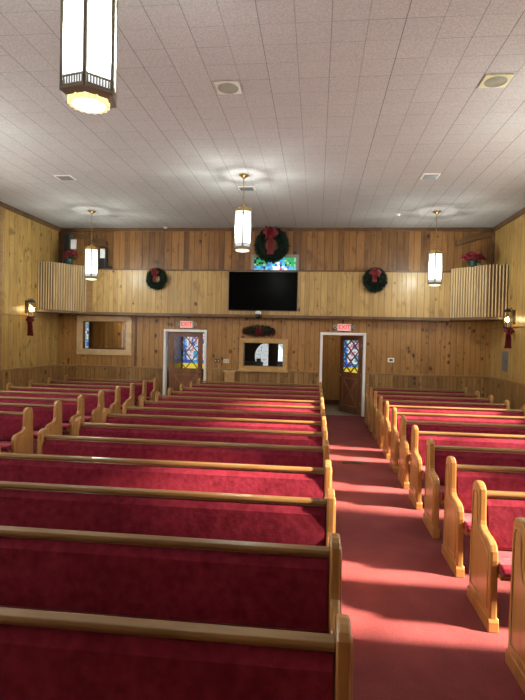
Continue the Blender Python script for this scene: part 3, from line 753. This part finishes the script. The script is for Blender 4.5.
def wreath(loc, R_, r, label, bs, tl, seed, n=2200):
    rd = random.Random(seed); e = empty('wreath', loc)
    q = MB()
    q.tube([(R_*math.cos(2*PI*i/28), -r*.8, R_*math.sin(2*PI*i/28)) for i in range(28)], r*.5, 8, closed=True)
    for i in range(n):
        a = rd.uniform(0, 2*PI); b = rd.uniform(-.2*PI, 1.2*PI)
        rad = Vector((math.cos(a), 0, math.sin(a))); d = rad*math.cos(b)-Vector((0, 1, 0))*math.sin(b)*.8
        p = rad*R_+Vector((0, -r*.8, 0))+d*r*.4
        t = Vector((-math.sin(a), 0, math.cos(a)))*rd.uniform(-.9, .9)
        q.blade(p, d+t+Vector((0, -.1, 0)), r*rd.uniform(.6, 1.05), r*.13)
    q.build('foliage', m_green, e)
    q = MB(); bow(q, (-.02, -r*1.9, R_*.9), bs, seed=seed); q.build('bow', m_red, e)
    q = MB(); tails(q, (-.02, -r*1.8, R_*.85), bs, tl); q.build('ribbon', m_red, e)
    return tag(e, label, 'wreath', 'evergreen wreaths with red bows')
wreath((-4.39, 13.70, 3.61), .20, .10, 'small evergreen wreath with red bow on the balcony front, left of the television', .13, .26, 1, 1500)
wreath((1.48, 13.70, 3.63), .19, .125, 'small evergreen wreath with red bow on the balcony front, right of the television', .16, .22, 2, 1800)
wreath((-1.27, 13.92, 4.57), .33, .135, 'large dark evergreen wreath with red bow hanging over the upper stained-glass window', .24, .55, 3, 2600)
# garland over the centre window
e = empty('holiday_swag', (-1.57, 13.95, 2.14)); rd = random.Random(8); q = MB()
q.tube([(-.36, -.04, .06), (0, -.05, .10), (.36, -.04, .06)], .02, 6)
for i in range(1100):
    u = rd.uniform(-1, 1); x = u*.40; hgt = .11*(1-u*u)**.5+.03
    hgt *= 1.5
    q.blade((x, -.05-.03*rd.random(), .08+rd.uniform(-.5, .8)*hgt), (u*1.2+rd.uniform(-.6, .6), -.4*rd.random(), rd.uniform(-.7, .9)), rd.uniform(.05, .10), .012)
q.build('foliage', m_green, e)
def blossom(q, c, s, rd, n=9, nrm=Vector((0, -1, 0))):
    for ring_, (k, L, tilt) in enumerate(((n, 1, .25), (n-2, .7, .7), (4, .4, 1.4))):
        for i in range(k):
            a = 2*PI*i/k+ring_*.4+rd.uniform(-.15, .15)
            t1 = nrm.orthogonal().normalized(); t2 = nrm.cross(t1)
            q.blade(c, (t1*math.cos(a)+t2*math.sin(a))+nrm*tilt, s*L, s*.26)
q = MB()
for c, s in (((0, -.11, .09), .14), ((-.06, -.10, .05), .09), ((.07, -.10, .06), .09), ((.38, -.08, .02), .08), ((-.42, -.07, .06), .07)): blossom(q, Vector(c), s, rd, 12)
q.build('poinsettia_blossom', m_red, e)
q = MB()
for k in range(14): q.sphere((rd.uniform(-.32, .32), -.12, .08+rd.uniform(-.05, .08)), .010, 6)
q.build('berries', m_red, e)
tag(e, 'horizontal evergreen swag with red poinsettia above the centre window', 'garland')
# poinsettias on the balcony corners
def poinsettia(loc, label, seed, wid=.28):
    rd = random.Random(seed); e = empty('potted_poinsettia', loc)
    q = MB(); q.lathe([(.07, 0), (.085, .02), (.10, .13), (.11, .15), (.10, .145)], 18); q.build('pot', m_foil, e, smooth=True)
    q = MB()
    for i in range(5): q.tube([(0, 0, .12), (rd.uniform(-.1, .1), rd.uniform(-.08, .08), .24)], .006, 5)
    for i in range(60):
        a = rd.uniform(0, 2*PI); q.blade((.06*math.cos(a), .06*math.sin(a), rd.uniform(.12, .22)), (math.cos(a), math.sin(a), rd.uniform(-.3, .5)), rd.uniform(.10, .17), .035)
    q.build('foliage', m_green2, e)
    q = MB()
    for i in range(15):
        a = rd.uniform(0, 2*PI); r = wid*.8*math.sqrt(rd.random()); n = Vector((math.cos(a)*.6, math.sin(a)*.6-.5, .8)).normalized()
        blossom(q, Vector((r*math.cos(a), r*math.sin(a)*.6, +.22+.08*(1-r/wid)+rd.uniform(-.05, .03))), .13, rd, 8, n)
    q.build('red_bracts', m_redfl, e)
    return tag(e, label, 'potted plant', 'red poinsettias on the balcony corners')
poinsettia((-6.68, 13.2, 3.93), 'red poinsettia in green foil pot on the left balcony corner before the loudspeakers', 11, .24)
poinsettia((3.84, 13.25, 3.93), 'red poinsettia in green foil pot on the right balcony corner', 12, .30)

# loudspeakers on the balcony
def speaker(x, y, z0, w, d, h, label, plate):
    e = empty('loudspeaker', (x, y, z0)); onebox('cabinet', m_dgrey, -w, w, -d, d, 0, h, parent=e, bevel=.01)
    onebox('grille', m_black, -w*.88, w*.88, -d-.006, -d, .03, h-.03, parent=e)
    o = onebox('control_plate', m_white, *plate, parent=e, bevel=.004); o['label'] = 'white control plate'
    return tag(e, label, 'loudspeaker')
speaker(-6.93, 13.62, 3.93, .085, .09, .92, 'tall narrow black loudspeaker in the left rear corner of the balcony', (.09, .25, -.05, .0, .48, .74))
speaker(-6.02, 13.80, 3.85, .12, .09, .60, 'shorter dark loudspeaker with white plate behind the left-hand lantern', (-.02, .12, -.105, -.096, .33, .59))
e = empty('stage_light', (-5.80, 13.80, 3.85)); onebox('base', m_black, -.05, .05, -.04, .04, 0, .03, parent=e)
q = MB(); q.sphere((0, 0, .08), .075, 10, (1, 1, .8)); q.build('lamp_head', m_black, e, smooth=True); tag(e, 'small round black lamp head on the balcony ledge beside the dark loudspeaker', 'light')

# ---------------------------------------------------------------- exit signs
def exit_sign(x, label):
    e = empty('exit_sign', (x, YB, 2.293)); w = .185
    onebox('housing', m_white, -w, w, -.06, 0, 0, .19, parent=e, bevel=.008)
    onebox('face_panel', m_exit, -w+.03, w-.03, -.064, -.06, .02, .17, parent=e)
    cu = bpy.data.curves.new('exit_text', 'FONT'); cu.body = 'EXIT'; cu.size = .155; cu.align_x = 'CENTER'; cu.align_y = 'CENTER'; cu.extrude = .0015; cu.offset = .002
    tmp = bpy.data.objects.new('tmp', cu); C.objects.link(tmp); dg = bpy.context.evaluated_depsgraph_get(); dg.update()
    me = bpy.data.meshes.new_from_object(tmp.evaluated_get(dg)); bpy.data.objects.remove(tmp); me.materials.clear(); me.materials.append(m_exitred)
    t = bpy.data.objects.new('lettering', me); C.objects.link(t); t.parent = e; t.location = (0, -.066, .095); t.rotation_euler = (PI/2, 0, 0)
    for s in (-1, 1):
        q = MB(); q.lathe([(.03, 0), (.045, -.03), (.05, -.06), (.045, -.075)], 16, (s*.25, -.02, .10), axis='Y'); q.tube([(s*.18, -.03, .09), (s*.25, -.03, .09)], .012, 6)
        h = q.build('emergency_lamp', m_offwhite, e, smooth=True)
        q = MB(); q.lathe([(.038, -.076), (.036, -.080), (.001, -.083)], 16, (s*.25, -.02, .10), axis='Y'); q.build('lens', m_grey, h)
    return tag(e, label, 'exit sign', 'illuminated exit signs')
exit_sign(-3.60, 'red lit EXIT sign with two emergency lamps above the closed left door')
exit_sign(.735, 'red lit EXIT sign with two emergency lamps above the open right door')

# ---------------------------------------------------------------- wall sconces with bows
def sconce(x, y, z, s, lab1, lab2):
    """s = +1 on the right wall, -1 on the left"""
    e = empty('wall_sconce', (x, y, z)); k = -s
    onebox('back_plate', m_black, *sorted((0, k*.02)), -.05, .05, -.06, .20, parent=e, bevel=.004)
    q = MB(); q.tube([(k*.02, 0, .16), (k*.06, 0, .235), (k*.11, 0, .20)], .009, 8); q.build('arm', m_black, e)
    cx = k*.12
    q = MB(); q.lathe([(.075, .155), (.085, .165), (.06, .20), (.03, .215), (.012, .23)], 6, (cx, 0, 0)); q.lathe([(.055, -.155), (.07, -.14), (.07, -.125)], 6, (cx, 0, 0))
    for i in range(6):
        a = PI/3*i; q.tube([(cx+.068*math.cos(a), .068*math.sin(a), -.13), (cx+.078*math.cos(a), .078*math.sin(a), .158)], .005, 5)
    q.build('lantern_cage', m_black, e)
    q = MB(); q.lathe([(.060, -.125), (.070, .155)], 6, (cx, 0, 0), close=False); q.build('glass', m_lglass, e)
    q = MB(); q.lathe([(.010, -.12), (.011, -.03)], 8, (cx, 0, 0)); q.build('candle_sleeve', m_offwhite, e)
    q = MB(); q.sphere((cx, 0, .02), .026, 8, (1, 1, 1.8)); q.build('bulb', m_bulb, e, smooth=True)
    e.scale = (1.25, 1.25, 1.25)
    tag(e, lab1, 'wall lamp', 'lantern sconces on the side walls')
    b = empty('ribbon_bow', (x+cx*1.1, y-.02, z-.215)); q = MB(); bow(q, (0, 0, -.03), .13, seed=3, lay=3); q.build('bow_loops', m_red, b)
    q = MB(); tails(q, (0, 0, -.03), .10, .40, wid=.5, sp=.35); q.build('ribbon_tails', m_red, b)
    tag(b, lab2, 'bow', 'red bows under the sconces')
sconce(XL, 12.27, 2.63, -1, 'black lantern sconce with glowing bulb on the left wall', 'red ribbon bow hanging below the left wall sconce')
sconce(XR, 12.38, 2.58, 1, 'black lantern sconce with glowing bulb on the right wall', 'red ribbon bow hanging below the right wall sconce')

# ---------------------------------------------------------------- small wall fittings
e = empty('thermostat', (1.99, YB, 1.54)); onebox('case', m_white, -.085, .085, -.03, 0, -.06, .06, parent=e, bevel=.012); onebox('display', m_dgrey, -.045, .045, -.033, -.03, -.025, .03, parent=e)
tag(e, 'small white thermostat on the rear wall right of the open door', 'thermostat')
for x, m, lab in ((-2.73, m_berry, 'brown switch plate just right of the closed left door'), (-2.47, m_offwhite, 'cream switch plate left of the centre window')):
    e = empty('switch_plate', (x, YB, 1.40)); onebox('plate', m, -.08, .08, -.01, 0, -.055, .055, parent=e, bevel=.003)
    for k in (-.04, .04): onebox('toggle', m_offwhite if m is m_berry else m_grey, k-.01, k+.01, -.022, -.01, -.018, .018, parent=e)
    tag(e, lab, 'light switch')
e = empty('collection_box', (-2.35, YB-.014, .84)); onebox('box', m_frame2, -.13, .13, -.14, 0, 0, .27, parent=e, bevel=.006); onebox('lid', m_frame, -.17, .17, -.17, 0, .27, .305, parent=e, bevel=.006)
onebox('slot', m_black, -.06, .06, -.10, -.085, .3045, .3065, parent=e)
tag(e, 'small wooden box with pale lid on the rear wall left of the centre window', 'box')
e = empty('electrical_panel', (XR, 12.87, 1.62)); onebox('door', m_grey, -.025, 0, -.17, .17, -.22, .22, parent=e, bevel=.004); onebox('latch', m_dgrey, -.032, -.025, -.14, -.12, -.03, .03, parent=e)
onebox('flange', m_grey, -.012, 0, -.19, .19, -.24, .24, parent=e); tag(e, 'grey metal panel on the right wall below the sconce', 'panel')
e = empty('floor_vent', (.65, 8.58, 0)); q = MB(); ring(q, -.19, .19, -.09, .09, .02, 0, 0); q.bm.clear()
q.box(-.19, .19, -.09, .09, 0, .008); q.build('frame', m_berry, e); q = MB()
for k in range(11): q.box(-.165+.03*k, -.15+.03*k, -.07, .07, .008, .014)
q.build('grille', m_black, e); tag(e, 'dark metal floor vent in the aisle carpet', 'floor vent')
